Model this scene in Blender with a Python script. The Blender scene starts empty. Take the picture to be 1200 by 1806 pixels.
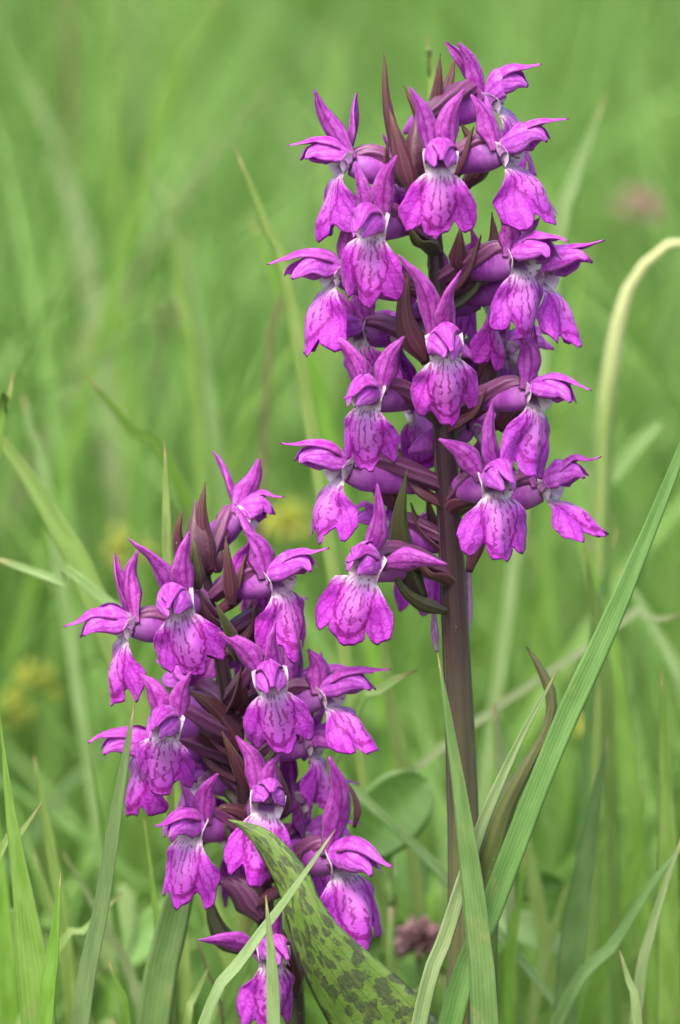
import bpy, math, random
import numpy as np
from mathutils import Vector, Matrix, Euler

# ------------------------------------------------------------------ camera, sky, sun, exposure
sc = bpy.context.scene
PX = 1e-4                      # one photograph pixel is 0.1 mm at the focus distance
DIST = 1.0                     # metres from the lens to the orchids
PITCH = math.radians(10)       # the lens looks down at the meadow
CENTRE = Vector((0, 0, 0.25))  # point on the orchids that the lens looks at
fwd = Vector((0, math.cos(PITCH), -math.sin(PITCH)))
right = Vector((1, 0, 0))
up = right.cross(fwd)
EYE = CENTRE - fwd * DIST
cam_d = bpy.data.cameras.new('camera')
cam = bpy.data.objects.new('camera', cam_d)
sc.collection.objects.link(cam)
cam.location = EYE
cam.rotation_euler = (math.pi / 2 - PITCH, 0, 0)
cam_d.lens = 100
cam_d.sensor_fit = 'VERTICAL'
cam_d.sensor_height = 18.06
cam_d.sensor_width = 12.0
cam_d.clip_start = 0.02
cam_d.clip_end = 300
cam_d.dof.use_dof = True
cam_d.dof.focus_distance = DIST - 0.012
cam_d.dof.aperture_fstop = 7.0
sc.camera = cam

world = bpy.data.worlds.new('World')
sc.world = world
world.use_nodes = True
wn = world.node_tree
sky = wn.nodes.new('ShaderNodeTexSky')
sky.sky_type = 'NISHITA'
sky.sun_disc = False
SUN_EL, SUN_AZ = math.radians(58), math.radians(205)
sky.sun_elevation = SUN_EL
sky.sun_rotation = SUN_AZ
sky.air_density = 1.0
sky.dust_density = 4.0
wn.links.new(sky.outputs[0], wn.nodes['Background'].inputs[0])
wn.nodes['Background'].inputs[1].default_value = 0.15
sun_d = bpy.data.lights.new('sun', 'SUN')
sun_d.energy = 1.5
sun_d.angle = math.radians(30)
sun_d.color = (1.0, 0.95, 0.87)
sun = bpy.data.objects.new('sun', sun_d)
sc.collection.objects.link(sun)
sd = Vector((math.sin(SUN_AZ) * math.cos(SUN_EL), math.cos(SUN_AZ) * math.cos(SUN_EL), math.sin(SUN_EL)))
sun.rotation_euler = sd.to_track_quat('Z', 'Y').to_euler()
sun.location = sd * 3
sc.view_settings.view_transform = 'Standard'
sc.view_settings.look = 'None'
sc.view_settings.exposure = 1.5
sc.view_settings.gamma = 1.0
sc.view_settings.use_curve_mapping = False
sc.cycles.use_denoising = True
sc.cycles.max_bounces = 6
sc.cycles.diffuse_bounces = 4
sc.cycles.transparent_max_bounces = 4
sc.cycles.caustics_reflective = False
sc.cycles.caustics_refractive = False

# ------------------------------------------------------------------ helpers
R = random.Random(7)
RN = np.random.RandomState(11)
C = sc.collection

def W(px, py, y=0.0):
    """world point whose image falls on photograph pixel (px, py), standing on the upright plane Y = y"""
    d = fwd * DIST + right * ((px - 600) * PX) + up * ((903 - py) * PX)
    t = (y - EYE.y) / d.y
    return EYE + d * t

def catmull(pts, n):
    p = np.array(pts, float)
    p = np.vstack([2 * p[0] - p[1], p, 2 * p[-1] - p[-2]])
    m = len(p) - 3
    t = np.linspace(0, m, n)
    i = np.minimum(t.astype(int), m - 1)
    f = (t - i)[:, None]
    a, b, c, d = p[i], p[i + 1], p[i + 2], p[i + 3]
    return 0.5 * (2 * b + (c - a) * f + (2 * a - 5 * b + 4 * c - d) * f ** 2 + (3 * b - a - 3 * c + d) * f ** 3)

def resample(line, n):
    d = np.r_[0, np.cumsum(np.linalg.norm(np.diff(line, axis=0), axis=1))]
    s = np.linspace(0, d[-1], n)
    return np.stack([np.interp(s, d, line[:, k]) for k in range(line.shape[1])], 1)

def smooth(a, b, x):
    t = np.clip((x - a) / (b - a), 0, 1)
    return t * t * (3 - 2 * t)

def norm(v):
    return v / np.maximum(np.linalg.norm(v, axis=-1, keepdims=True), 1e-12)

def make_mesh(verts, faces, uv=None):
    me = bpy.data.meshes.new('mesh')
    me.from_pydata([tuple(v) for v in verts], [], faces)
    if uv is not None:
        idx = np.empty(len(me.loops), int)
        me.loops.foreach_get('vertex_index', idx)
        lay = me.uv_layers.new(name='UVMap')
        lay.data.foreach_set('uv', np.asarray(uv, float)[idx].ravel())
    me.polygons.foreach_set('use_smooth', [True] * len(me.polygons))
    me.update()
    return me

def sheet(grid, uv, th):
    """thin closed blade of tissue: grid[nv, nu, 3] is its front face, th its thickness in the middle"""
    nv, nu = grid.shape[:2]
    du = np.gradient(grid, axis=1); dv = np.gradient(grid, axis=0)
    n = norm(np.cross(du, dv))
    uu = np.linspace(-1, 1, nu)[None, :]; vv = np.linspace(-1, 1, nv)[:, None]
    prof = np.minimum(1, 2.2 * (1 - np.abs(uu))) * np.minimum(1, 3 * (1 - np.abs(vv))) + 0.0
    back = grid + n * (th * prof)[..., None]
    inner = np.zeros((nv, nu), int) - 1
    inner[1:-1, 1:-1] = np.arange((nv - 2) * (nu - 2)).reshape(nv - 2, nu - 2) + nv * nu
    fi = np.arange(nv * nu).reshape(nv, nu)
    bi = np.where(inner >= 0, inner, fi)
    verts = np.vstack([grid.reshape(-1, 3), back[1:-1, 1:-1].reshape(-1, 3)])
    uvs = np.vstack([uv.reshape(-1, 2), uv[1:-1, 1:-1].reshape(-1, 2)])
    a, b, c, d = fi[:-1, :-1].ravel(), fi[:-1, 1:].ravel(), fi[1:, 1:].ravel(), fi[1:, :-1].ravel()
    f1 = np.stack([d, c, b, a], 1)
    a, b, c, d = bi[:-1, :-1].ravel(), bi[:-1, 1:].ravel(), bi[1:, 1:].ravel(), bi[1:, :-1].ravel()
    f2 = np.stack([a, b, c, d], 1)
    f2 = f2[~((f1[:, ::-1] == f2).all(1))]
    return verts, np.vstack([f1, f2]).tolist(), uvs

def blade_grid(line, side, width, cup=0.0, twist=0.0, nu=7, fold=0.0, wave=0.0, seed=0):
    """strip of tissue along a centre line; width = half width at each point"""
    n = len(line)
    T = norm(np.gradient(line, axis=0))
    s = np.array(side, float)[None, :] * np.ones((n, 1))
    s = norm(s - (s * T).sum(1, keepdims=True) * T)
    N = np.cross(T, s)
    a = np.asarray(twist) * np.linspace(0, 1, n)
    ca, sa = np.cos(a)[:, None], np.sin(a)[:, None]
    s, N = s * ca + N * sa, N * ca - s * sa
    u = np.linspace(-1, 1, nu)
    t = np.linspace(0, 1, n)
    off = cup * u ** 2 + fold * np.abs(u)
    g = line[:, None, :] + s[:, None, :] * (width[:, None] * u[None, :])[..., None] + N[:, None, :] * (width[:, None] * off[None, :])[..., None]
    if wave:
        ph = seed * 1.7
        k = np.sin(t[:, None] * 9 + ph + u[None, :] * 1.3) * np.abs(u[None, :]) ** 2
        g = g + N[:, None, :] * (wave * width[:, None] * k)[..., None]
    uv = np.stack(np.broadcast_arrays((u[None, :] + 1) / 2, t[:, None]), -1)
    return g, uv

def tube(line, rad, ns=10, ridges=0, amp=0.0, twist=0.0, squash=1.0):
    n = len(line)
    T = norm(np.gradient(line, axis=0))
    ref = np.array([0.0, 1, 0]) if abs(T[:, 1]).mean() < 0.8 else np.array([1.0, 0, 0])
    A = norm(np.cross(T, ref)); B = np.cross(T, A)
    th = np.linspace(0, 2 * math.pi, ns, endpoint=False)
    t = np.linspace(0, 1, n)
    rr = rad[:, None] * (1 + amp * np.cos(ridges * th[None, :] + twist * t[:, None]))
    g = line[:, None, :] + A[:, None, :] * (rr * np.cos(th))[..., None] + B[:, None, :] * (rr * np.sin(th) * squash)[..., None]
    verts = np.vstack([g.reshape(-1, 3), line[:1], line[-1:]])
    uv = np.stack(np.broadcast_arrays(((th / (2 * math.pi)) + twist * t[:, None] / max(ridges, 1) / 6.283)[:, :], t[:, None]), -1).reshape(-1, 2)
    uv = np.vstack([uv, [[0, 0], [0, 1]]])
    f = []
    for i in range(n - 1):
        for j in range(ns):
            k = (j + 1) % ns
            f.append((i * ns + j, i * ns + k, (i + 1) * ns + k, (i + 1) * ns + j))
    c0, c1 = n * ns, n * ns + 1
    for j in range(ns):
        k = (j + 1) % ns
        f.append((c0, k, j)); f.append((c1, (n - 1) * ns + j, (n - 1) * ns + k))
    return verts, f, uv

def obj(name, data, mat, parent=None, origin=None):
    """one mesh object; data = (verts, faces, uv); origin = world point its vertices are stored about"""
    v, f, uv = data
    v = np.asarray(v, float)
    if origin is not None:
        v = v - np.array(origin)[None, :]
    me = make_mesh(v, f, uv)
    me.materials.append(mat)
    o = bpy.data.objects.new(name, me)
    C.objects.link(o)
    if parent is not None:
        o.parent = parent
    elif origin is not None:
        o.location = origin
    return o

def empty(name, loc, parent=None):
    o = bpy.data.objects.new(name, None)
    C.objects.link(o)
    o.empty_display_size = 0.01
    o.location = loc
    o.parent = parent
    return o

def tag(o, label=None, cat=None, group=None, kind=None):
    if label: o['label'] = label
    if cat: o['category'] = cat
    if group: o['group'] = group
    if kind: o['kind'] = kind
    return o

# ------------------------------------------------------------------ materials
class G:
    def __init__(s, name):
        s.m = bpy.data.materials.new(name); s.m.use_nodes = True
        s.nt = s.m.node_tree; s.nt.nodes.clear()
        s.out = s.nt.nodes.new('ShaderNodeOutputMaterial')
    def node(s, typ, **kw):
        n = s.nt.nodes.new('ShaderNode' + typ)
        for k, v in kw.items(): setattr(n, k, v)
        return n
    def put(s, sock, v):
        if isinstance(v, bpy.types.NodeSocket): s.nt.links.new(v, sock)
        else: sock.default_value = v if not (isinstance(v, tuple) and len(v) == 3 and sock.type == 'RGBA') else (*v, 1)
    def math(s, op, a, b=0.0, c=None, clamp=False):
        n = s.node('Math', operation=op, use_clamp=clamp)
        s.put(n.inputs[0], a); s.put(n.inputs[1], b)
        if c is not None: s.put(n.inputs[2], c)
        return n.outputs[0]
    def step(s, x, a, b, lo=0.0, hi=1.0):
        n = s.node('MapRange', interpolation_type='SMOOTHSTEP')
        for k, v in enumerate((x, a, b, lo, hi)): s.put(n.inputs[k], v)
        return n.outputs[0]
    def mix(s, f, a, b, mode='MIX'):
        n = s.node('Mix', data_type='RGBA', blend_type=mode)
        s.put(n.inputs[0], f); s.put(n.inputs[6], a); s.put(n.inputs[7], b)
        return n.outputs[2]
    def uv(s):
        n = s.node('UVMap', uv_map='UVMap'); x = s.node('SeparateXYZ')
        s.nt.links.new(n.outputs[0], x.inputs[0])
        return n.outputs[0], x.outputs[0], x.outputs[1]
    def coord(s, k='Object'):
        return s.node('TexCoord').outputs[k]
    def vec(s, x, y, z=0.0):
        n = s.node('CombineXYZ')
        for k, v in enumerate((x, y, z)): s.put(n.inputs[k], v)
        return n.outputs[0]
    def noise(s, co, scale, detail=2.0, rough=0.5):
        n = s.node('TexNoise'); s.put(n.inputs['Vector'], co)
        n.inputs['Scale'].default_value = scale; n.inputs['Detail'].default_value = detail; n.inputs['Roughness'].default_value = rough
        return n.outputs[0]
    def rand(s):
        return s.node('ObjectInfo').outputs['Random']
    def hsv(s, col, h=0.5, sat=1.0, val=1.0):
        n = s.node('HueSaturation')
        s.put(n.inputs['Hue'], h); s.put(n.inputs['Saturation'], sat); s.put(n.inputs['Value'], val); s.put(n.inputs['Color'], col)
        return n.outputs[0]
    def finish(s, col, rough=0.5, trans=0.0, tcol=None, bump=None, bstr=0.3, bdist=2e-4, sheen=0.0, spec=0.5):
        p = s.node('BsdfPrincipled')
        s.put(p.inputs['Base Color'], col); s.put(p.inputs['Roughness'], rough)
        p.inputs['Specular IOR Level'].default_value = spec
        if sheen:
            p.inputs['Sheen Weight'].default_value = sheen; p.inputs['Sheen Roughness'].default_value = 0.4
        nrm = None
        if bump is not None:
            b = s.node('Bump'); s.put(b.inputs['Height'], bump)
            b.inputs['Strength'].default_value = bstr; b.inputs['Distance'].default_value = bdist
            nrm = b.outputs[0]; s.nt.links.new(nrm, p.inputs['Normal'])
        sh = p.outputs[0]
        if trans:
            t = s.node('BsdfTranslucent'); s.put(t.inputs[0], tcol if tcol is not None else col)
            if nrm: s.nt.links.new(nrm, t.inputs['Normal'])
            m = s.node('MixShader'); m.inputs[0].default_value = trans
            s.nt.links.new(sh, m.inputs[1]); s.nt.links.new(t.outputs[0], m.inputs[2]); sh = m.outputs[0]
        s.nt.links.new(sh, s.out.inputs[0])
        return s.m

def speck(g, col, co, scale=900, thr=0.12, amt=0.75):
    """sparse pale pollen grains"""
    v = g.node('TexVoronoi'); g.put(v.inputs['Vector'], co); v.inputs['Scale'].default_value = scale
    pick = g.node('TexWhiteNoise'); g.nt.links.new(v.outputs['Position'], pick.inputs['Vector'])
    on = g.math('GREATER_THAN', pick.outputs[0], 0.93)
    dot = g.math('MULTIPLY', g.step(v.outputs['Distance'], thr, thr * 0.5), on)
    return g.mix(g.math('MULTIPLY', dot, amt), col, (0.85, 0.72, 0.80))

def mat_lip():
    g = G('lip tissue')
    uvn, u, v = g.uv()
    x = g.math('MULTIPLY', g.math('SUBTRACT', u, 0.5), 200.0)       # flat position on the lip, in 0.1 mm
    z = g.math('MULTIPLY', g.math('SUBTRACT', v, 0.7), 200.0)
    rnd = g.rand()
    co = g.vec(g.math('MULTIPLY', x, 0.01), g.math('MULTIPLY', z, 0.01), g.math('MULTIPLY', rnd, 37.0))
    n1 = g.math('SUBTRACT', g.noise(co, 5.0, 2), 0.5)
    n2 = g.math('SUBTRACT', g.noise(co, 11.0, 2), 0.5)
    n3 = g.noise(co, 9.0, 2)
    xe = g.math('ADD', x, g.math('MULTIPLY', n1, 12.0))
    ze = g.math('ADD', z, 36.0)
    a = g.math('DIVIDE', xe, 29.0); b = g.math('DIVIDE', ze, 56.0)
    e = g.math('SQRT', g.math('ADD', g.math('MULTIPLY', a, a), g.math('MULTIPLY', b, b)))
    e = g.math('ADD', e, g.math('MULTIPLY', n2, 0.34))
    below = g.step(z, 2.0, -8.0)
    l1 = g.math('MULTIPLY', g.step(g.math('ABSOLUTE', g.math('SUBTRACT', e, 1.0)), 0.13, 0.04), g.step(n3, 0.30, 0.45, 0.35, 1.0))
    l2 = g.math('MULTIPLY', g.step(g.math('ABSOLUTE', g.math('SUBTRACT', e, 0.55)), 0.12, 0.04), g.step(n3, 0.46, 0.56))
    # thin broken lines fanning down from the throat
    th = g.math('ARCTAN2', x, g.math('SUBTRACT', 34.0, z))
    fan = g.math('SINE', g.math('ADD', g.math('MULTIPLY', th, 42.0), g.math('MULTIPLY', n2, 6.0)))
    line = g.step(fan, 0.40, 0.85)
    l3 = g.math('MULTIPLY', g.math('MULTIPLY', line, g.step(n3, 0.42, 0.50)), g.step(e, 1.05, 0.85))
    vein = g.math('MULTIPLY', line, g.step(e, 0.85, 1.05))
    vein = g.math('MULTIPLY', vein, g.step(n3, 0.3, 0.6, 0.55, 1.0))
    net = g.node('TexVoronoi', feature='DISTANCE_TO_EDGE'); g.put(net.inputs['Vector'], co); net.inputs['Scale'].default_value = 9.0
    netl = g.math('MULTIPLY', g.step(net.outputs[0], 0.10, 0.01), g.step(e, 0.9, 1.3, 0.0, 0.6))
    dark = g.math('MAXIMUM', g.math('MAXIMUM', l1, g.math('MULTIPLY', l2, 0.6)), l3)
    dark = g.math('MULTIPLY', dark, below)
    fine = g.math('MULTIPLY', g.math('MAXIMUM', vein, netl), below)
    rim = g.mix(g.step(g.noise(co, 3.0), 0.3, 0.7), (0.41, 0.032, 0.50), (0.52, 0.08, 0.60))
    base = g.mix(g.step(e, 1.1, 0.25), rim, (0.52, 0.10, 0.58))
    mid = g.math('MULTIPLY', g.step(g.math('ABSOLUTE', x), 26.0, 6.0), g.step(z, -84.0, -25.0))
    base = g.mix(g.math('MULTIPLY', mid, 0.4), base, (0.66, 0.30, 0.70))
    base = g.mix(g.step(z, -24.0, 0.0), base, (0.74, 0.50, 0.75))
    base = g.mix(g.step(z, -14.0, 3.0), base, g.mix(g.step(n3, 0.35, 0.65), (0.80, 0.70, 0.77), (0.66, 0.46, 0.64)))
    cav = g.math('MULTIPLY', g.step(z, 2.0, 10.0), g.step(g.math('ABSOLUTE', x), 18.0, 13.0))
    base = g.mix(cav, base, (0.36, 0.15, 0.44))
    # dark dots inside the pale throat
    vo = g.node('TexVoronoi'); g.put(vo.inputs['Vector'], co); vo.inputs['Scale'].default_value = 10.5
    dots = g.math('MULTIPLY', g.step(vo.outputs['Distance'], 0.27, 0.18), g.step(z, -8.0, 0.0))
    col = g.mix(g.math('MULTIPLY', fine, 0.75), base, (0.27, 0.006, 0.31))
    col = g.mix(g.math('MULTIPLY', dark, 0.8), col, (0.23, 0.002, 0.20))
    col = g.mix(g.math('MULTIPLY', dots, 0.7), col, (0.23, 0.01, 0.20))
    col = g.hsv(col, g.math('ADD', 0.504, g.math('MULTIPLY', rnd, 0.016)), 1.0, g.math('ADD', 0.96, g.math('MULTIPLY', rnd, 0.2)))
    col = speck(g, col, co, 60)
    h = g.math('SUBTRACT', g.math('MULTIPLY', g.noise(co, 14.0, 2), 0.6), g.math('ADD', g.math('MULTIPLY', fine, 0.5), g.math('MULTIPLY', dark, 0.4)))
    return g.finish(col, 0.5, 0.36, None, h, 0.45, 3e-4, sheen=0.10, spec=0.3)

def mat_petal(name, base, light, vein, white=0.0, nv=9.0, spots=0.0):
    g = G(name)
    uvn, u, v = g.uv()
    rnd = g.rand()
    co = g.vec(g.math('MULTIPLY', u, 1.0), g.math('MULTIPLY', v, 2.2), g.math('MULTIPLY', rnd, 50.0))
    n1 = g.noise(co, 4.0, 3); n2 = g.noise(co, 9.0, 2)
    col = g.mix(g.step(n1, 0.3, 0.7), base, light)
    w = g.math('SINE', g.math('ADD', g.math('MULTIPLY', u, nv * 6.283), g.math('MULTIPLY', n2, 5.0)))
    vl = g.math('MULTIPLY', g.step(w, 0.45, 1.0), g.step(n1, 0.25, 0.65, 0.3, 1.0))
    mid = g.step(g.math('ABSOLUTE', g.math('SUBTRACT', u, 0.5)), 0.10, 0.0)
    col = g.mix(g.math('MULTIPLY', vl, 0.5), col, vein)
    col = g.mix(g.math('MULTIPLY', mid, 0.45), col, vein)
    if spots:
        vo = g.node('TexVoronoi'); g.put(vo.inputs['Vector'], co); vo.inputs['Scale'].default_value = 7
        k = g.math('MULTIPLY', g.step(vo.outputs['Distance'], 0.4, 0.2), g.step(g.noise(co, 2.5), 0.52, 0.62))
        col = g.mix(g.math('MULTIPLY', k, spots), col, vein)
    if white:
        col = g.mix(g.math('MULTIPLY', g.step(v, 0.26, 0.0), white), col, (0.72, 0.55, 0.72))
    edge = g.step(g.math('ABSOLUTE', g.math('SUBTRACT', u, 0.5)), 0.36, 0.5)
    col = g.mix(g.math('MULTIPLY', edge, 0.55), col, light)
    col = g.hsv(col, g.math('ADD', 0.504, g.math('MULTIPLY', rnd, 0.018)), 1.0, g.math('ADD', 0.94, g.math('MULTIPLY', rnd, 0.26)))
    col = speck(g, col, co, 26)
    h = g.math('SUBTRACT', g.noise(co, 12.0, 2), g.math('MULTIPLY', vl, 0.6))
    return g.finish(col, 0.5, 0.36, None, h, 0.4, 2.5e-4, sheen=0.10, spec=0.3)

def mat_stalky(name, top, low, stripe, t0=0.3, t1=0.9, ns=12.0, rough=0.42, trans=0.0, fleck=0.0):
    """stalk, bract and bud tissue: colour runs from low (v=0) to top (v=1), ribbed lengthwise"""
    g = G(name)
    uvn, u, v = g.uv()
    rnd = g.rand()
    co = g.vec(u, g.math('MULTIPLY', v, 3.0), g.math('MULTIPLY', rnd, 40.0))
    n1 = g.noise(co, 3.0, 3); n2 = g.noise(co, 30.0, 2)
    f = g.step(g.math('ADD', v, g.math('MULTIPLY', g.math('SUBTRACT', n1, 0.5), 0.35)), t0, t1)
    col = g.mix(f, low, top)
    w = g.math('SINE', g.math('ADD', g.math('MULTIPLY', u, 6.283 * ns), g.math('MULTIPLY', n1, 3.0)))
    col = g.mix(g.math('MULTIPLY', g.step(w, 0.2, 1.0), 0.45), col, stripe)
    col = g.mix(g.math('MULTIPLY', g.step(n2, 0.55, 0.75), 0.3), col, stripe)
    oc = g.coord('Object')
    if fleck:
        vo = g.node('TexVoronoi'); g.put(vo.inputs['Vector'], oc); vo.inputs['Scale'].default_value = 1400
        col = g.mix(g.math('MULTIPLY', g.step(vo.outputs['Distance'], 0.35, 0.15), fleck), col, top)
    col = speck(g, col, oc, 800, 0.13, 0.4)
    h = g.math('ADD', g.math('MULTIPLY', w, 0.4), g.math('MULTIPLY', n2, 0.5))
    return g.finish(col, rough, trans, None, h, 0.45, 2.5e-4, sheen=0.08, spec=0.4)

def mat_grass(name, base, light, rib=(0.28, 0.40, 0.16), nr=7.0, trans=0.32, attr=False):
    g = G(name)
    uvn, u, v = g.uv()
    rnd = g.node('Attribute', attribute_name='tint').outputs['Fac'] if attr else g.rand()
    co = g.vec(u, g.math('MULTIPLY', v, 14.0), g.math('MULTIPLY', rnd, 60.0))
    n1 = g.noise(co, 2.0, 3)
    col = g.mix(g.step(n1, 0.3, 0.72), base, light)
    if attr:
        col = g.mix(g.step(rnd, 0.05, 0.42, 0.85, 0.0), col, (0.05, 0.125, 0.016))
        col = g.mix(g.step(rnd, 0.72, 1.0, 0.0, 0.8), col, (0.27, 0.38, 0.17))
        col = g.mix(g.step(rnd, 0.90, 0.92, 0.0, 0.7), col, (0.24, 0.17, 0.10))
        return g.finish(col, 0.5, trans, g.hsv(col, 0.49, 1.05, 1.2), spec=0.4)
    w = g.math('SINE', g.math('ADD', g.math('MULTIPLY', u, 6.283 * nr), g.math('MULTIPLY', n1, 1.5)))
    w2 = g.math('SINE', g.math('MULTIPLY', u, 6.283 * nr * 2.37))
    rl = g.math('MULTIPLY', g.step(g.math('ADD', w, g.math('MULTIPLY', w2, 0.4)), 0.4, 1.2), 0.42)
    col = g.mix(rl, col, rib)
    ed = g.step(g.math('ABSOLUTE', g.math('SUBTRACT', u, 0.5)), 0.43, 0.5)
    col = g.mix(g.math('MULTIPLY', ed, 0.55), col, rib)
    # dry straw-coloured tip
    col = g.mix(g.step(v, 0.975, 1.0, 0.0, 0.8), col, (0.34, 0.25, 0.11))
    fl = g.noise(g.vec(g.math('MULTIPLY', u, 3.0), g.math('MULTIPLY', v, 60.0), rnd), 6.0, 3)
    col = g.mix(g.step(fl, 0.62, 0.78, 0.0, 0.25), col, rib)
    wear = g.noise(g.vec(g.math('MULTIPLY', u, 1.2), g.math('MULTIPLY', v, 22.0), g.math('MULTIPLY', rnd, 33.0)), 1.7, 4, 0.6)
    col = g.mix(g.step(wear, 0.58, 0.76, 0.0, 0.45), col, (0.30, 0.30, 0.11))
    col = g.hsv(col, g.math('ADD', 0.485, g.math('MULTIPLY', rnd, 0.03)), g.math('ADD', 0.9, g.math('MULTIPLY', rnd, 0.2)), g.math('ADD', 0.85, g.math('MULTIPLY', g.math('FRACT', g.math('MULTIPLY', rnd, 7.3)), 0.3)))
    h = g.math('ADD', w, g.math('MULTIPLY', fl, 0.6))
    return g.finish(col, 0.42, trans, g.hsv(col, 0.49, 1.1, 1.15), h, 0.22, 0.8e-4, spec=0.45)

def mat_spotted():
    g = G('spotted leaf')
    uvn, u, v = g.uv()
    co = g.vec(g.math('MULTIPLY', u, 6.0), g.math('MULTIPLY', v, 54.0), 3.0)
    n1 = g.noise(co, 0.9, 3); n2 = g.noise(co, 6.0, 3)
    col = g.mix(g.step(n1, 0.3, 0.7), (0.125, 0.215, 0.034), (0.195, 0.29, 0.066))
    line = g.step(g.math('SINE', g.math('ADD', g.math('MULTIPLY', u, 6.283 * 7), g.math('MULTIPLY', n1, 1.2))), 0.90, 1.0)
    warp = g.node('VectorMath', operation='ADD')
    nw = g.node('TexNoise'); g.put(nw.inputs['Vector'], co); nw.inputs['Scale'].default_value = 1.6
    sc_ = g.node('VectorMath', operation='SCALE'); g.nt.links.new(nw.outputs[1], sc_.inputs[0]); sc_.inputs[3].default_value = 0.75
    g.put(warp.inputs[0], co); g.nt.links.new(sc_.outputs[0], warp.inputs[1])
    vo = g.node('TexVoronoi'); g.nt.links.new(warp.outputs[0], vo.inputs['Vector']); vo.inputs['Scale'].default_value = 1.15
    pick = g.node('TexWhiteNoise'); g.nt.links.new(vo.outputs['Position'], pick.inputs['Vector'])
    size = g.math('ADD', g.math('MULTIPLY', pick.outputs[0], 0.38), 0.22)
    d = g.math('ADD', vo.outputs['Distance'], g.math('MULTIPLY', g.math('SUBTRACT', n2, 0.5), 0.4))
    blot = g.step(g.math('SUBTRACT', d, size), 0.09, -0.10)
    blot = g.math('MULTIPLY', blot, g.math('GREATER_THAN', pick.outputs[0], 0.30))
    irr = g.noise(g.vec(g.math('MULTIPLY', u, 5.0), g.math('MULTIPLY', v, 34.0), 9.0), 1.25, 3, 0.5)
    blot = g.math('MAXIMUM', blot, g.step(irr, 0.555, 0.60))
    blot = g.math('MULTIPLY', blot, g.step(g.noise(co, 3.0, 3), 0.30, 0.50, 0.45, 1.0))
    col = g.mix(g.math('MULTIPLY', line, 0.45), col, (0.09, 0.15, 0.03))
    col = g.mix(g.math('MULTIPLY', blot, g.step(n2, 0.2, 0.7, 0.92, 0.6)), col, (0.050, 0.042, 0.042))
    h = g.math('SUBTRACT', n2, line)
    return g.finish(col, 0.38, 0.25, None, h, 0.4, 3e-4, spec=0.5)

M_LIP = mat_lip()
M_SEPAL = mat_petal('sepal tissue', (0.30, 0.024, 0.32), (0.47, 0.095, 0.50), (0.13, 0.004, 0.12), 0.12, 3.5, 0.7)
M_HOOD = mat_petal('hood tissue', (0.38, 0.028, 0.40), (0.55, 0.12, 0.58), (0.24, 0.006, 0.22), 0.30, 3.5)
M_SIDEPETAL = mat_petal('petal tissue', (0.40, 0.05, 0.50), (0.56, 0.15, 0.65), (0.26, 0.012, 0.28), 0.65, 3.5)
M_SPUR = mat_petal('spur tissue', (0.34, 0.055, 0.42), (0.44, 0.11, 0.52), (0.25, 0.03, 0.31), 0.15, 3.0)
M_COLUMN = mat_petal('column tissue', (0.40, 0.13, 0.42), (0.55, 0.30, 0.58), (0.25, 0.02, 0.2), 0.6, 2.0)
M_OVARY = mat_stalky('ovary tissue', (0.16, 0.032, 0.12), (0.08, 0.020, 0.055), (0.21, 0.07, 0.17), 0.0, 1.0, 6.0)
M_BRACT = mat_stalky('bract tissue', (0.11, 0.05, 0.03), (0.085, 0.020, 0.036), (0.15, 0.05, 0.07), 0.45, 1.0, 5.0, trans=0.12)
M_BUD = mat_stalky('bud tissue', (0.10, 0.045, 0.055), (0.065, 0.016, 0.036), (0.17, 0.075, 0.10), 0.2, 1.0, 5.0)
M_GBRACT = mat_stalky('olive bract tissue', (0.07, 0.075, 0.02), (0.035, 0.02, 0.02), (0.08, 0.09, 0.03), 0.0, 0.9, 3.0, trans=0.12)
M_STEM = mat_stalky('flowering stem tissue', (0.030, 0.009, 0.018), (0.100, 0.105, 0.040), (0.060, 0.040, 0.036), 0.50, 0.78, 9.0, fleck=0.25)
M_LEAFTIP = mat_stalky('bronze leaf tissue', (0.15, 0.14, 0.06), (0.13, 0.19, 0.045), (0.08, 0.07, 0.045), 0.7, 1.05, 4.0, trans=0.25, fleck=0.4)
M_SPOT = mat_spotted()
M_BLUEGRASS = mat_grass('blue green grass', (0.105, 0.20, 0.050), (0.155, 0.265, 0.078), (0.23, 0.34, 0.135))
M_LIMEGRASS = mat_grass('lime green grass', (0.15, 0.27, 0.04), (0.22, 0.36, 0.075), (0.30, 0.42, 0.13))
M_PALEGRASS = mat_grass('pale grass', (0.20, 0.30, 0.10), (0.30, 0.40, 0.17), (0.36, 0.45, 0.22), 5.0)
M_MEADOW = mat_grass('meadow grass', (0.138, 0.265, 0.042), (0.20, 0.35, 0.082), attr=True, trans=0.4)
M_STRAW = mat_stalky('straw stem', (0.50, 0.52, 0.24), (0.14, 0.24, 0.05), (0.36, 0.42, 0.14), 0.74, 0.96, 4.0, trans=0.2)
M_BROWN = mat_stalky('brown stem', (0.16, 0.09, 0.05), (0.13, 0.11, 0.04), (0.10, 0.06, 0.04))
M_CLOVER = mat_grass('clover leaf', (0.13, 0.25, 0.05), (0.18, 0.32, 0.08), (0.22, 0.36, 0.12), 12.0)
M_PALELEAF = mat_grass('pale broad leaf', (0.15, 0.29, 0.06), (0.20, 0.35, 0.09), (0.24, 0.38, 0.13), 10.0)

def flat_mat(name, a, b, scale, rough=0.6, trans=0.2):
    g = G(name)
    co = g.coord('Object')
    return g.finish(g.mix(g.step(g.noise(co, scale, 3), 0.3, 0.7), a, b), rough, trans)
M_REDHEAD = flat_mat('dusky red florets', (0.36, 0.14, 0.15), (0.56, 0.36, 0.33), 500)
M_YELLOW = flat_mat('yellow green bracts', (0.52, 0.56, 0.07), (0.66, 0.68, 0.16), 200, 0.6, 0.35)

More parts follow.
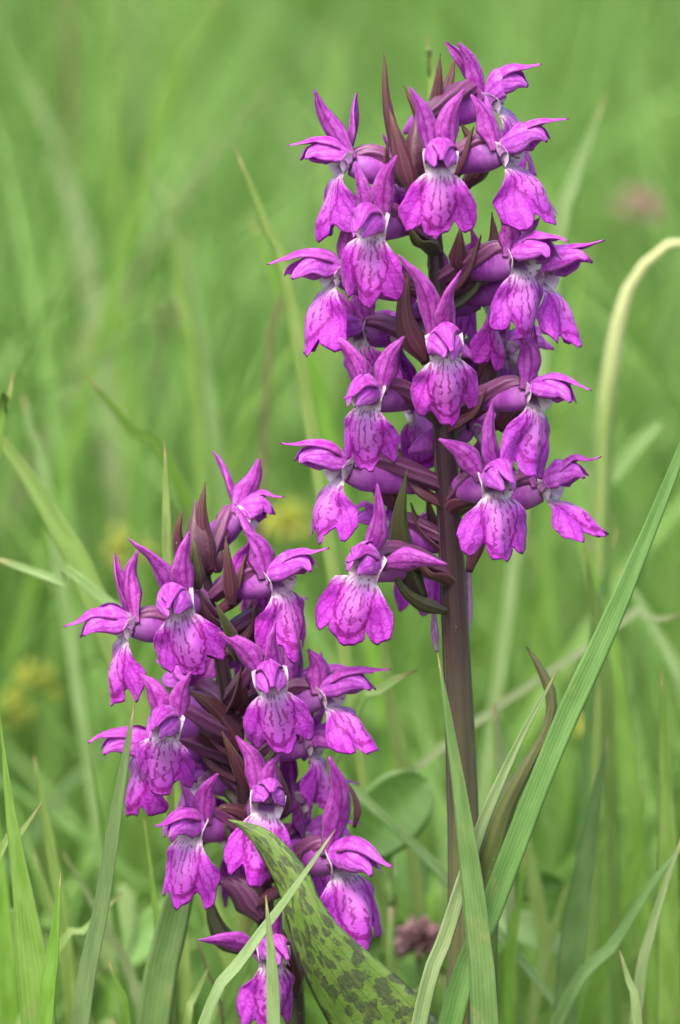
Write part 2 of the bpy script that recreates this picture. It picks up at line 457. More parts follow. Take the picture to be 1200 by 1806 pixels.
# ------------------------------------------------------------------ ground and meadow
def ground_mat():
    g = G('mossy soil')
    co = g.coord('Object')
    n = g.noise(co, 9.0, 6, 0.65)
    col = g.mix(g.step(n, 0.35, 0.65), (0.05, 0.075, 0.018), (0.10, 0.17, 0.03))
    col = g.mix(g.step(g.noise(co, 70.0, 4), 0.55, 0.8), col, (0.10, 0.075, 0.04))
    return g.finish(col, 0.9, 0, None, g.noise(co, 120.0, 4), 0.6, 4e-3, spec=0.2)
xs = np.concatenate([[-90, -30, -8], np.linspace(-3, 3, 31), [8, 30, 90]])
ys = np.concatenate([[-90, -30, -8], np.linspace(-2, 6, 41), [12, 30, 120]])
gx, gy = np.meshgrid(xs, ys)
gz = 0.006 * np.sin(gx * 5.1 + 1) * np.sin(gy * 4.3) + 0.004 * np.sin(gx * 11 + gy * 9)
nvv, nuu = gx.shape
fi = np.arange(nvv * nuu).reshape(nvv, nuu)
gf = np.stack([fi[:-1, :-1].ravel(), fi[:-1, 1:].ravel(), fi[1:, 1:].ravel(), fi[1:, :-1].ravel()], 1).tolist()
ground = obj('ground', (np.stack([gx, gy, gz], -1).reshape(-1, 3), gf, np.stack([gx, gy], -1).reshape(-1, 2)), ground_mat())
tag(ground, kind='structure')

def meadow(name, n, ylo, yhi, hlo, hhi, wlo, whi, half, seed, label, keep=None, segs=6):
    """a patch of grass too dense to count: every blade a bent, creased, tapering strip"""
    rs = np.random.RandomState(seed)
    y = ylo + (yhi - ylo) * rs.rand(n) ** 0.8
    x = (rs.rand(n) * 2 - 1) * (half[0] + half[1] * np.maximum(y, 0))
    if keep is not None:
        k = keep(x, y); x, y = x[k], y[k]; n = len(x)
    # clumps: pull blades towards tussock centres
    ci = np.floor((x + 0.012 * np.sin(y * 31)) / 0.045).astype(np.int64); cj = np.floor((y + 0.02 * np.sin(x * 23)) / 0.09).astype(np.int64)
    hs = np.sin(ci * 127.1 + cj * 311.7 + seed) * 43758.5453; tuft = hs - np.floor(hs)
    hs = np.sin(ci * 269.5 + cj * 183.3 + seed) * 23421.631; tall = hs - np.floor(hs)
    h = (hlo + (hhi - hlo) * rs.beta(2.2, 2.0, n)) * (0.58 + 0.56 * tall)
    az = rs.rand(n) * 2 * math.pi
    lean = h * np.abs(rs.normal(0.0, 0.5, n))
    droop = h * rs.rand(n) ** 2 * 0.22
    w = (wlo + (whi - wlo) * rs.rand(n)) * 0.5
    t = np.linspace(0, 1, segs + 1)
    dx, dy = np.cos(az), np.sin(az)
    cx = x[:, None] + dx[:, None] * lean[:, None] * t[None] ** 1.8
    cy = y[:, None] + dy[:, None] * lean[:, None] * t[None] ** 1.8
    cz = h[:, None] * t[None] - droop[:, None] * t[None] ** 4 - 0.004
    ra = rs.rand(n) * math.pi
    sx, sy = np.cos(ra), np.sin(ra)
    prof = np.minimum(1, 0.6 + t * 1.5) * (1 - t ** 2.4)
    prof[-1] = 0.02
    ww = w[:, None] * prof[None]
    P = np.stack([cx, cy, cz], -1)
    S = np.stack([sx, sy, 0 * sx], -1)[:, None, :] * ww[..., None]
    Nn = np.stack([-sy, sx, 0 * sx], -1)[:, None, :] * (ww * 0.35)[..., None]
    V = np.stack([P - S + Nn, P, P + S + Nn], 2)          # n, seg+1, 3, 3
    ns = (segs + 1) * 3
    verts = V.reshape(-1, 3)
    loc = []
    for i in range(segs):
        for j in range(2):
            a = i * 3 + j
            loc.append((a, a + 1, a + 4, a + 3))
    faces = (np.array(loc)[None] + (np.arange(n) * ns)[:, None, None]).reshape(-1, 4)
    me = bpy.data.meshes.new(name)
    me.vertices.add(len(verts)); me.vertices.foreach_set('co', verts.ravel())
    me.loops.add(faces.size); me.loops.foreach_set('vertex_index', faces.ravel())
    me.polygons.add(len(faces)); me.polygons.foreach_set('loop_start', np.arange(0, faces.size, 4))
    uu = np.broadcast_to(np.array([0, .5, 1])[None, None, :], (n, segs + 1, 3)); vv = np.broadcast_to(t[None, :, None], (n, segs + 1, 3))
    uv = np.stack([uu, vv], -1).reshape(-1, 2)
    lay = me.uv_layers.new(name='UVMap'); lay.data.foreach_set('uv', uv[faces.ravel()].ravel())
    at = me.attributes.new('tint', 'FLOAT', 'POINT'); at.data.foreach_set('value', np.repeat(np.clip(0.36 * rs.rand(n) + 0.66 * tuft - 0.01, 0, 1), ns))
    me.update(calc_edges=True); me.validate()
    me.polygons.foreach_set('use_smooth', [True] * len(me.polygons))
    me.materials.append(M_MEADOW)
    o = bpy.data.objects.new(name, me); C.objects.link(o)
    tag(o, label, 'grass', kind='stuff')
    return o

def clear_of_orchids(x, y):
    return (np.abs(x - 0.02) > 0.012) | (np.abs(y) > 0.012)
meadow('grass', 1500, -0.55, 0.06, 0.05, 0.12, 0.0025, 0.005, (0.5, 0.2), 3, 'short dense grass growing round the foot of the orchids', clear_of_orchids)
meadow('grass', 1700, 0.06, 0.42, 0.09, 0.20, 0.0025, 0.006, (0.34, 0.3), 4, 'low dense green grass just behind the orchids')
meadow('grass', 1500, 0.20, 0.65, 0.16, 0.335, 0.0025, 0.006, (0.34, 0.3), 8, 'thin scattered taller grass standing a hand behind the orchids')
meadow('grass', 3300, 0.45, 1.6, 0.15, 0.34, 0.0035, 0.009, (0.34, 0.34), 5, 'tall soft green meadow grass well behind the orchids')
meadow('grass', 7500, 1.5, 6.5, 0.16, 0.44, 0.005, 0.013, (0.30, 0.36), 6, 'far meadow grass blurred into a green wash', segs=5)

# ------------------------------------------------------------------ orchid flowers
S = PX

def lip_data(rs, tilt, fold, length, spread, curl):
    half = np.array([[0, -120], [11, -117], [20, -108], [25, -95], [28, -86], [34, -95], [46, -107], [58, -100], [67, -83], [68, -62], [58, -38], [42, -16], [26, -2]], float)
    NU, NV, NK = 49, 26, 9
    us = np.linspace(-1, 1, NU)
    out = []
    for sgn in (-1, 1):
        h = half.copy()
        h[1:-1] += rs.normal(0, 2.2, (len(h) - 2, 2))
        h[:, 0] *= spread * rs.uniform(0.93, 1.07); h[:, 1] *= length
        h[0] = (0, -120 * length)
        h[:4, 1] *= rs.uniform(0.92, 1.06) if sgn > 0 else 1.0
        h[0, 1] = -119 * length
        line = catmull(h, 80)
        out.append(resample(line, NU // 2 + 1))
    E = np.vstack([np.c_[-out[0][::-1, 0], out[0][::-1, 1]], out[1][1:]])
    cren = 1 + 0.018 * np.sin(us * 34 + rs.rand() * 6) + 0.012 * np.sin(us * 57 + rs.rand() * 6)
    E = E * cren[:, None]
    S0 = np.c_[24 * us, 0 * us]
    v = np.linspace(0, 1, NV)
    flat = S0[None] + (E - S0)[None] * v[:, None, None]
    k = np.linspace(-1, 0, NK)[:-1]
    neck = np.stack([(24 + 6 * np.sin(np.clip(-k * 1.8, 0, 1.57))[:, None]) * us[None], np.broadcast_to(-k[:, None] * 40, (NK - 1, NU))], -1)
    F = np.vstack([neck, flat])
    X, Z = F[..., 0], F[..., 1]
    s = np.maximum(-Z, 0)
    amt = smooth(0, 45, s)
    Rf = 60 / max(fold, 0.05)
    asym = 1 + 0.12 * rs.normal() * np.sign(X)
    ang = X / Rf * amt * asym
    fx = np.where(amt > 1e-4, Rf / np.maximum(amt, 1e-3) * np.sin(ang) / asym, X)
    fx = np.where(np.abs(ang) < 1e-6, X, fx)
    fy = Rf / np.maximum(amt, 1e-3) * (1 - np.cos(ang))
    ripple = 3.4 * amt * np.sin(np.arctan2(X, 18 - Z) * 13 + rs.rand() * 6) * np.clip(s / 90, 0, 1)
    ripple += 6.0 * amt * np.sin(X * 0.055 + rs.rand() * 6) * np.sin(s * 0.05 + rs.rand() * 6)
    ridge = -7 * np.exp(-(X / 15) ** 2) * smooth(20, 60, s)
    fy = fy + ripple + ridge
    # profile: leaves the throat going forward, then hangs
    sl = np.linspace(0, 160, 161)
    a = tilt + (0.5 - 1.0 * smooth(0, 45, sl)) * 0.55 + curl * smooth(70, 125, sl)
    fwd_ = np.r_[0, np.cumsum(np.sin(a))[:-1]]; dwn = np.r_[0, np.cumsum(np.cos(a))[:-1]]
    A = np.interp(s, sl, a); Fw = np.interp(s, sl, fwd_); Dn = np.interp(s, sl, dwn)
    y = -Fw + fy * np.cos(A); z = -Dn - fy * np.sin(A)
    # neck: a pale half funnel that runs back into the spur
    kk = np.clip(Z / 40, 0, 1)
    y = np.where(Z > 0, -12 * smooth(14, 26, np.abs(X)) * np.sin(np.clip(kk * 3.14, 0, 3.14)) + 24 * (1 - np.clip(np.abs(X) / 28, 0, 1) ** 2) * np.sin(np.clip(kk * 1.6 + 0.15, 0, 1.57)) + 8 * kk, y + 22 * 0.15 * (1 - np.clip(np.abs(X) / 26, 0, 1) ** 2) * (1 - smooth(0, 10, s)))
    z = np.where(Z > 0, Z, z)
    g = np.stack([fx, y, z], -1) * S
    uv = np.stack([X / 200 + 0.5, Z / 200 + 0.7], -1)
    return sheet(g[::-1], uv[::-1], 3.2 * S)

def petal_data(pts, side, half, n=22, cup=0.0, twist=0.0, wave=0.0, nu=11, tip=0.5, base=0.45, seed=0, th=3.0, peak=0.45):
    line = resample(catmull(np.array(pts, float), 60), n)
    t = np.linspace(0, 1, n)
    lo = base + (1 - base) * smooth(0, peak, t)
    hi = np.clip((1 - t) / (1 - peak), 0, 1) ** tip
    w = half * lo * np.where(t > peak, hi, 1)
    w = np.maximum(w, half * 0.17)
    w[-1] = half * 0.10
    g, uv = blade_grid(line * S, side, w * S, cup, twist, nu, wave=wave, seed=seed)
    return sheet(g, uv, th * S)

def lathe_along(pts, radii, n=20, ns=12, ridges=0, amp=0.0, twist=0.0, squash=1.0):
    line = resample(catmull(np.array(pts, float), 60), n)
    rad = np.interp(np.linspace(0, 1, n), np.linspace(0, 1, len(radii)), radii)
    return tube(line, rad, ns, ridges, amp, twist, squash)

def make_flower(root, base, px, py, Y, yaw, axis, pitch=0.0, roll=0.0, s=1.0, tilt=0.25, fold=0.6, length=1.0, spread=1.0,
                sl=None, sr=None, hood=0.0, att=8, seed=0, curl=0.0, hoodlen=1.0, spur=1.0, sdrop=0.0):
    rs = np.random.RandomState(seed + 100)
    pos = W(px, py, Y)
    pitch += rs.normal(0, 6); roll += rs.normal(0, 7); yaw += rs.normal(0, 4); tilt += rs.uniform(-0.05, 0.2); fold *= rs.uniform(1.1, 1.8); spread *= rs.uniform(0.86, 1.0); length *= rs.uniform(0.86, 0.99); curl += rs.uniform(-0.3, 0.6); hoodlen *= rs.uniform(0.9, 1.1); s *= rs.uniform(1.03, 1.13)
    if abs(yaw) > 40: hoodlen *= 1.12
    rot = Euler((math.radians(pitch), 0, 0)).to_matrix()
    rot = Matrix.Rotation(math.radians(yaw), 3, 'Z') @ rot @ Matrix.Rotation(math.radians(roll), 3, 'Y')
    fl = empty('flower', pos - base, root)
    fl.rotation_euler = rot.to_euler()
    fl.scale = (s, s, s)
    obj('lip', lip_data(rs, tilt, fold, length, spread, curl), M_LIP, fl)
    j = lambda k=4: rs.normal(0, k, 3)
    # hood: upper sepal arching forward, two petals below it
    hz = hood
    L = hoodlen
    d = [(0, 22, 24), (0, 12, 47), (0, -14 * L, 64 + hz * 0.25), (0, -46 * L, 66 + hz * 0.7), (0, -76 * L, 57 + hz * 1.1), (0, -102 * L, 52 + hz * 1.6)]
    d = [np.array(p) + (j(2) if i > 1 else 0) for i, p in enumerate(d)]
    obj('upper_sepal', petal_data(d, (1, 0, 0), 25, cup=-0.75, tip=1.0, seed=seed, peak=0.38, base=0.6), M_HOOD, fl)
    for q in (-1, 1):
        p = [(q * 15, 18, 20), (q * 19, 8, 38), (q * 21, -14 * L, 45 + hz * 0.3), (q * 18, -40 * L, 43 + hz * 0.7), (q * 12, -58 * L, 38 + hz), (q * 9, -72 * L, 27 + hz)]
        p = [np.array(v) + (j(2) if i > 1 else 0) for i, v in enumerate(p)]
        obj('petal', petal_data(p, (q * 0.42, 0, -0.90), 26, cup=-0.35 * q, tip=0.75, base=0.5, seed=seed + q, peak=0.45, wave=0.06), M_SIDEPETAL, fl)
    # two lateral sepals held up like wings
    for q, tip in ((-1, sl), (1, sr)):
        if tip is None: tip = (q * 56, 26, 124)
        tp = np.array(tip, float) + j(9)
        b = np.array((q * 17, 20, 24.0))
        dv = tp - b
        ln = np.linalg.norm(dv)
        bow = np.array((-q * 0.10 * ln, -0.06 * ln, 0.04 * ln)) + j(2)
        pts = [b, b + dv * 0.3 + bow * 0.8, b + dv * 0.62 + bow, b + dv * 0.88 + bow * 0.35, tp]
        sv = np.cross(dv / ln, np.array((q * 0.35, -1.0, 0.25)))
        obj('side_sepal', petal_data(pts, sv, rs.uniform(18, 24), n=24, cup=0.5, tip=0.8, base=0.42, twist=q * rs.uniform(0.0, 1.1), seed=seed + 3 * q, wave=0.10, peak=0.42), M_SEPAL, fl)
    # spur, column, ovary
    inv = rot.inverted()
    ax0 = Vector(axis(W(px, py, 0).z))
    tow = inv @ Vector((ax0.x - pos.x, ax0.y - pos.y, 0)).normalized()
    dr = (Vector((0, 0.55, 0)) + tow * 0.75 + Vector((0, 0, -0.10 - sdrop))).normalized()
    if dr.y < 0.25: dr = Vector((dr.x, 0.25, dr.z)).normalized()
    sp = [np.array((0, 22, 20.0))]
    for ds, dz in ((20, 0), (50, -2), (88, -6), (122, -14), (134, -19)):
        sp.append(np.array((0, 24, 16.0)) + np.array(dr) * ds * spur + np.array((0, 0, dz)) + (j(3) if ds > 60 else 0))
    obj('spur', lathe_along(np.array(sp) * S, np.array([20, 26, 26, 25, 22, 15, 3]) * S, 24, 16, squash=0.85), M_SPUR, fl)
    co = [(0, 20, 30), (0, 10, 36), (0, 0, 40), (0, -7, 38), (0, -9, 30), (0, -6, 24)]
    obj('column', lathe_along(np.array(co) * S, np.array([10, 14, 14, 12, 9, 3]) * S, 14, 12, 2, 0.12), M_COLUMN, fl)
    za = W(px, py + att, 0).z
    a = Vector(axis(za))
    a_loc = inv @ (a - pos) / s
    e_loc = Vector((0, 24, 34)) * S
    out = inv @ Vector((pos.x - a.x, pos.y - a.y, 0))
    m1 = a_loc + (e_loc - a_loc) * 0.35 + (inv @ Vector((0, 0, 1))) * 14 * S + out * 0.05
    m2 = a_loc + (e_loc - a_loc) * 0.75 + (inv @ Vector((0, 0, 1))) * 16 * S
    line = [tuple(a_loc), tuple(m1), tuple(m2), tuple(e_loc)]
    obj('ovary', lathe_along(line, np.array([11, 14, 15.5, 14, 9]) * S, 22, 18, 6, 0.16, 5.0), M_OVARY, fl)
    # each flower sits in the armpit of its own bract
    up_l = inv @ Vector((0, 0, 1))
    b0 = a_loc - up_l * 26 * S
    run = (e_loc - a_loc); run = run - up_l * run.dot(up_l)
    ln = min(max(run.length, 60 * S), 120 * S)
    run = run.normalized() if run.length > 1e-6 else Vector((0, -1, 0))
    sd = run.cross(up_l) * (1 if rs.rand() > 0.5 else -1)
    k = rs.uniform(0.5, 0.85)
    bp = [b0, b0 + run * ln * 0.28 + up_l * 22 * S + sd * 6 * S, b0 + run * ln * 0.50 + up_l * 64 * S * k + sd * 12 * S, b0 + run * ln * 0.66 + up_l * 128 * S * k + sd * 16 * S]
    obj('bract', petal_data([tuple(q / S) for q in bp], tuple(sd), rs.uniform(17, 23), n=22, cup=0.7, tip=1.0, base=0.7, peak=0.35, seed=seed, th=4.0), M_BRACT if rs.rand() > 0.35 else M_GBRACT, fl)
    return fl

def axis_of(pts):
    """pts: (px, py) along a stem on the plane Y=0 -> function height -> point"""
    P = np.array([W(a, b, 0) for a, b in pts])
    o = np.argsort(P[:, 2])
    P = P[o]
    def f(z):
        return (float(np.interp(z, P[:, 2], P[:, 0])), float(np.interp(z, P[:, 2], P[:, 1])), float(z))
    return f

def make_stem(root, base, pts, halfw, mat):
    """pts from the ground up; halfw in photograph pixels"""
    line = resample(catmull(pts, 160), 90)
    rad = np.interp(np.linspace(0, 1, 90), np.linspace(0, 1, len(halfw)), halfw) * PX * 0.88
    t = tube(line, rad, 28, 7, 0.075, 1.5)
    return obj('stem', t, mat, root, base)

def make_bract(root, base, px, py, tip, half, Y0=0.0, Y1=0.0, mat=None, bow=(0, 0), cup=0.8, side=(1, 0, 0), name='bract', tipw=0.9, twist=0.0):
    """clasping bract from stem pixel (px,py) to tip pixel"""
    a = W(px, py, Y0); b = W(tip[0], tip[1], Y1)
    ms = []
    for f in (0.33, 0.66):
        q = W(px + (tip[0] - px) * f + bow[0], py + (tip[1] - py) * f + bow[1], Y0 + (Y1 - Y0) * f - 0.0005)
        ms.append(q)
    line = resample(catmull([a, *ms, b], 60), 26)
    t = np.linspace(0, 1, 26)
    w = half * PX * (0.5 + 0.5 * smooth(0, 0.3, t)) * np.where(t > 0.3, np.clip((1 - t) / 0.7, 0, 1) ** tipw, 1)
    w[-1] = 1.2 * PX
    g, uv = blade_grid(line, side, w, cup, twist, 11, wave=0.05, seed=int(px))
    return obj(name, sheet(g, uv, 4 * PX), mat or M_BRACT, root, base)

def make_bud(root, base, px, py, tip, r, Y=0.0, mat=None):
    a = W(px, py, Y * 0.4); b = W(tip[0], tip[1], Y)
    m = a.lerp(b, 0.5) + Vector((0, -0.0006, 0))
    return obj('bud', lathe_along([a, m, b], np.array([6, r * 0.85, r, r * 0.95, r * 0.7, r * 0.35, 1.5]) * PX, 24, 16, 5, 0.10, 1.2), mat or M_BUD, root, base)

def orchid(label, stempts, halfw, stemtop, flowers, bracts, buds):
    base = W(*stempts[0], 0.0)
    base = Vector((base.x, 0.0, 0.0))
    root = empty('orchid', base)
    tag(root, label, 'orchid', 'flowering orchids')
    ax = axis_of(stempts + stemtop)
    P = [Vector((base.x, 0, -0.01)), Vector((base.x * 0.5 + W(*stempts[0]).x * 0.5, 0, 0.06))] + [W(a, b, 0) for a, b in stempts + stemtop]
    make_stem(root, base, P, halfw, M_STEM)
    for k, f in enumerate(flowers):
        make_flower(root, base, axis=ax, seed=f.pop('seed', k * 3 + int(f['px'])), **f)
    for b in bracts: make_bract(root, base, **b)
    for b in buds: make_bud(root, base, **b)
    return root, base

cm = 0.01
main_fl = [
    dict(px=776, py=306, Y=-1.5*cm, yaw=2, tilt=0.10, fold=0.30, length=0.96, spread=1.02, sl=(-58, 10, 138), sr=(48, 10, 132), hoodlen=0.75, hood=-14),
    dict(px=884, py=196, Y=0.9*cm, yaw=78, sl=(-10, 30, 128), sr=(20, 60, 128), tilt=0.3, hood=10, hoodlen=0.72),
    dict(px=902, py=296, Y=-0.4*cm, yaw=60, sl=(-30, 50, 128), sr=(30, 75, 118), tilt=0.92, fold=0.7, hood=24, hoodlen=0.82, length=0.98),
    dict(px=598, py=310, Y=-0.2*cm, yaw=-72, sl=(-30, 35, 130), sr=(15, -40, 140), tilt=0.40, fold=0.9, hood=0, hoodlen=0.74),
    dict(px=655, py=420, Y=-1.3*cm, yaw=-22, tilt=0.12, fold=0.42, length=1.02, spread=0.98, sl=(-50, 30, 120), sr=(38, 20, 122), hood=-12),
    dict(px=583, py=510, Y=-0.5*cm, yaw=-60, tilt=0.45, fold=0.75, sl=(-20, 40, 110), sr=(30, 40, 118), hood=-4),
    dict(px=922, py=486, Y=-0.8*cm, yaw=33, tilt=0.22, fold=0.95, length=0.92, spread=0.9, sl=(-22, 30, 104), sr=(30, 40, 100), hood=8),
    dict(px=968, py=512, Y=0.1*cm, yaw=62, tilt=0.62, fold=0.8, length=0.98, sl=(-10, 50, 105), sr=(30, 60, 100), hood=12),
    dict(px=786, py=634, Y=-1.7*cm, yaw=4, tilt=0.05, fold=0.62, length=1.02, spread=0.98, sl=(-62, 12, 152), sr=(44, 8, 146), hoodlen=0.75, hood=-14),
    dict(px=632, py=610, Y=0.5*cm, yaw=-40, tilt=0.2, fold=0.7, sl=(-25, 40, 110), sr=(35, 40, 110), s=0.95),
    dict(px=648, py=722, Y=-1.3*cm, yaw=-18, tilt=0.08, fold=0.75, length=0.98, spread=0.95, sl=(-62, 14, 136), sr=(48, 10, 138), hoodlen=0.85, hood=-12),
    dict(px=944, py=722, Y=-0.7*cm, yaw=42, tilt=0.40, fold=0.5, length=1.08, sl=(-60, 40, 118), sr=(10, 60, 140), hood=6),
    dict(px=594, py=852, Y=-0.4*cm, s=1.06, yaw=-56, tilt=0.42, fold=0.7, length=0.98, sl=(-20, 40, 128), sr=(25, 40, 115), hood=4),
    dict(px=876, py=878, Y=-1.4*cm, yaw=14, tilt=0.15, fold=0.45, length=0.98, spread=1.05, sl=(-96, 10, 98), sr=(24, 4, 150), hoodlen=0.75, hood=-14),
    dict(px=976, py=886, Y=0.2*cm, yaw=60, tilt=1.15, fold=0.6, length=1.0, sl=(-10, 60, 118), sr=(30, 70, 110), hood=14, hoodlen=0.84),
    dict(px=640, py=1022, Y=-1.2*cm, s=1.06, yaw=-28, pitch=0, roll=18, tilt=0.28, fold=0.35, length=1.0, spread=1.08, sl=(-8, 0, 150), sr=(118, 6, 50), hoodlen=0.8, hood=-8, att=-10),
    dict(px=668, py=950, Y=0.5*cm, yaw=-95, s=0.88, tilt=0.25, fold=0.9, sl=(-30, 30, 100), sr=(20, 40, 100), hoodlen=0.7),
    dict(px=704, py=610, Y=0.7*cm, yaw=-105, s=0.9, tilt=0.25, fold=0.9, hoodlen=0.7),
    dict(px=862, py=548, Y=0.5*cm, yaw=70, s=0.9, tilt=0.3, fold=0.9, hoodlen=0.7),
    dict(px=845, py=775, Y=0.8*cm, yaw=95, s=0.88, tilt=0.3, fold=0.9, hoodlen=0.7),
    dict(px=742, py=985, Y=2.0*cm, yaw=165, tilt=0.1, fold=0.8, s=0.95, sl=(-40, 20, 80), sr=(40, 20, 80), att=-20),
    dict(px=690, py=330, Y=1.2*cm, yaw=-130, s=0.9, tilt=0.2, sl=(-40, 20, 110), sr=(40, 20, 110)),
    dict(px=800, py=520, Y=1.6*cm, yaw=160, s=0.9, tilt=0.2),
    dict(px=742, py=740, Y=1.8*cm, yaw=-160, s=0.9, tilt=0.2),
    dict(px=900, py=640, Y=1.6*cm, yaw=120, s=0.9, tilt=0.2),
]
main_bracts = [
    dict(px=735, py=330, tip=(678, 90), half=14, Y0=-0.2*cm, Y1=-0.1*cm, bow=(-14, 0), cup=0.9, twist=0.9),
    dict(px=755, py=300, tip=(712, 150), half=16, Y0=0.3*cm, Y1=0.3*cm, bow=(10, 0)),
    dict(px=765, py=270, tip=(777, 94), half=22, Y0=0.4*cm, Y1=0.2*cm, cup=0.7, tipw=1.1),
    dict(px=730, py=340, tip=(686, 190), half=24, Y0=-0.5*cm, Y1=-0.3*cm, tipw=1.1),
    dict(px=800, py=500, tip=(868, 374), half=24, Y0=0.3*cm, Y1=0.5*cm, bow=(26, 20), tipw=1.0),
    dict(px=808, py=480, tip=(812, 400), half=18, Y0=-0.3*cm, Y1=-0.4*cm),
    dict(px=755, py=640, tip=(722, 470), half=23, Y0=-0.6*cm, Y1=-0.5*cm, bow=(-20, 10), cup=0.7),
    dict(px=815, py=750, tip=(860, 560), half=32, Y0=0.5*cm, Y1=0.9*cm, bow=(20, 0), cup=0.5),
    dict(px=880, py=760, tip=(948, 590), half=26, Y0=0.4*cm, Y1=0.5*cm, bow=(10, 0)),
    dict(px=745, py=1060, tip=(718, 828), half=25, Y0=-0.3*cm, Y1=-0.8*cm, mat=M_GBRACT, bow=(-22, 10), cup=0.7),
    dict(px=790, py=1080, tip=(690, 995), half=14, Y0=-0.3*cm, Y1=-0.7*cm, mat=M_GBRACT, bow=(-14, 14), cup=0.35, side=(0.7, 0, 0.7)),
    dict(px=828, py=1010, tip=(850, 850), half=13, Y0=-0.1*cm, Y1=-0.2*cm, bow=(10, 0)),
    dict(px=700, py=900, tip=(640, 800), half=26, Y0=0.2*cm, Y1=0.1*cm),
    dict(px=820, py=330, tip=(812, 215), half=22, Y0=0.5*cm, Y1=0.6*cm, bow=(24, 10)),
    dict(px=692, py=330, tip=(684, 248), half=6, Y0=-1.0*cm, Y1=-1.5*cm, bow=(-4, 0)),
    dict(px=770, py=1150, tip=(762, 1040), half=7, Y0=0.1*cm, Y1=0.2*cm, cup=0.2, mat=M_COLUMN, name='stem_scale'),
    dict(px=824, py=1120, tip=(826, 960), half=10, Y0=0.2*cm, Y1=0.3*cm, cup=0.2, mat=M_COLUMN, name='stem_scale'),
]
main_buds = [dict(px=740, py=330, tip=(738, 190), r=26, Y=-0.3*cm), dict(px=712, py=330, tip=(700, 230), r=20, Y=0.2*cm), dict(px=770, py=270, tip=(770, 150), r=20, Y=0.6*cm)]
main_root, main_base = orchid('tall orchid spike of magenta flowers on a thick purple-brown stem',
    [(815, 1806), (818, 1500), (810, 1250), (800, 1050)], [36, 34, 30, 26, 25, 26, 27, 29, 31, 31, 27, 24, 22, 16, 8],
    [(792, 900), (784, 760), (776, 600), (768, 430), (758, 300), (748, 240)], main_fl, main_bracts, main_buds)

side_fl = [
    dict(px=440, py=938, Y=0.4*cm, yaw=74, sl=(-10, -10, 116), sr=(20, 70, 112), tilt=0.3, hood=4, hoodlen=0.5, att=60, spur=0.8, sdrop=0.9),
    dict(px=320, py=1086, Y=-1.2*cm, yaw=-8, tilt=0.08, fold=0.42, length=0.96, spread=1.0, sl=(-46, 14, 132), sr=(44, 10, 130), hoodlen=0.9, hood=-12),
    dict(px=498, py=1046, Y=-0.6*cm, yaw=48, tilt=0.3, fold=0.8, sl=(-30, 30, 112), sr=(0, 70, 140), hood=18),
    dict(px=218, py=1130, Y=-0.4*cm, yaw=-64, tilt=0.34, fold=0.85, hoodlen=0.86, sl=(-20, 20, 140), sr=(20, 45, 130), hood=0, length=1.02),
    dict(px=482, py=1222, Y=-1.5*cm, yaw=8, tilt=0.10, fold=0.5, sl=(-70, 14, 120), sr=(36, 10, 118), hoodlen=0.85, hood=-12, length=1.0),
    dict(px=588, py=1250, Y=-0.3*cm, yaw=54, tilt=0.85, fold=0.7, sl=(-20, 50, 105), sr=(25, 60, 100), hood=16),
    dict(px=292, py=1302, Y=-1.5*cm, yaw=-18, tilt=0.10, fold=0.62, length=1.0, sl=(-70, 14, 118), sr=(24, 14, 116), hood=-10),
    dict(px=252, py=1338, Y=-0.2*cm, yaw=-62, tilt=0.2, fold=0.9, sl=(-20, 40, 100), sr=(20, 50, 100)),
    dict(px=336, py=1484, Y=-1.0*cm, yaw=-32, tilt=0.38, fold=0.6, length=0.98, sl=(-40, 40, 90), sr=(30, 20, 112), hood=-4, spread=0.95),
    dict(px=468, py=1440, Y=-1.4*cm, yaw=0, tilt=0.08, fold=0.45, length=1.0, spread=1.0, sl=(-70, 12, 130), sr=(10, 10, 112), hoodlen=0.8, hood=-10),
    dict(px=606, py=1546, Y=-0.9*cm, s=1.14, yaw=36, tilt=0.55, fold=0.38, length=1.02, spread=1.12, sl=(-34, 10, 170), sr=(40, 50, 100), hood=-2),
    dict(px=480, py=1706, Y=-1.3*cm, yaw=6, tilt=0.05, fold=0.62, length=1.02, sl=(-128, 4, 60), sr=(20, 30, 90), hoodlen=0.8, hood=-8),
    dict(px=530, py=1432, Y=1.1*cm, yaw=110, tilt=0.2, s=0.95, sl=(-20, 30, 120), sr=(20, 40, 120)),
    dict(px=556, py=1335, Y=0.4*cm, yaw=58, s=0.92, tilt=0.4, fold=0.8, hoodlen=0.7),
    dict(px=498, py=1120, Y=0.4*cm, yaw=40, s=0.9, tilt=0.3, fold=0.7, hoodlen=0.7),
    dict(px=345, py=1390, Y=0.3*cm, yaw=-70, s=0.9, tilt=0.3, fold=0.8, hoodlen=0.7),
    dict(px=560, py=1500, Y=0.6*cm, yaw=80, s=0.9, tilt=0.3, fold=0.8, hoodlen=0.7),
    dict(px=470, py=1130, Y=1.3*cm, yaw=140, tilt=0.2, s=0.9),
    dict(px=540, py=1240, Y=1.2*cm, yaw=100, tilt=0.2, s=0.95),
    dict(px=330, py=1240, Y=1.2*cm, yaw=-140, tilt=0.2, s=0.9),
    dict(px=420, py=1500, Y=1.2*cm, yaw=-150, tilt=0.2, s=0.9),
]
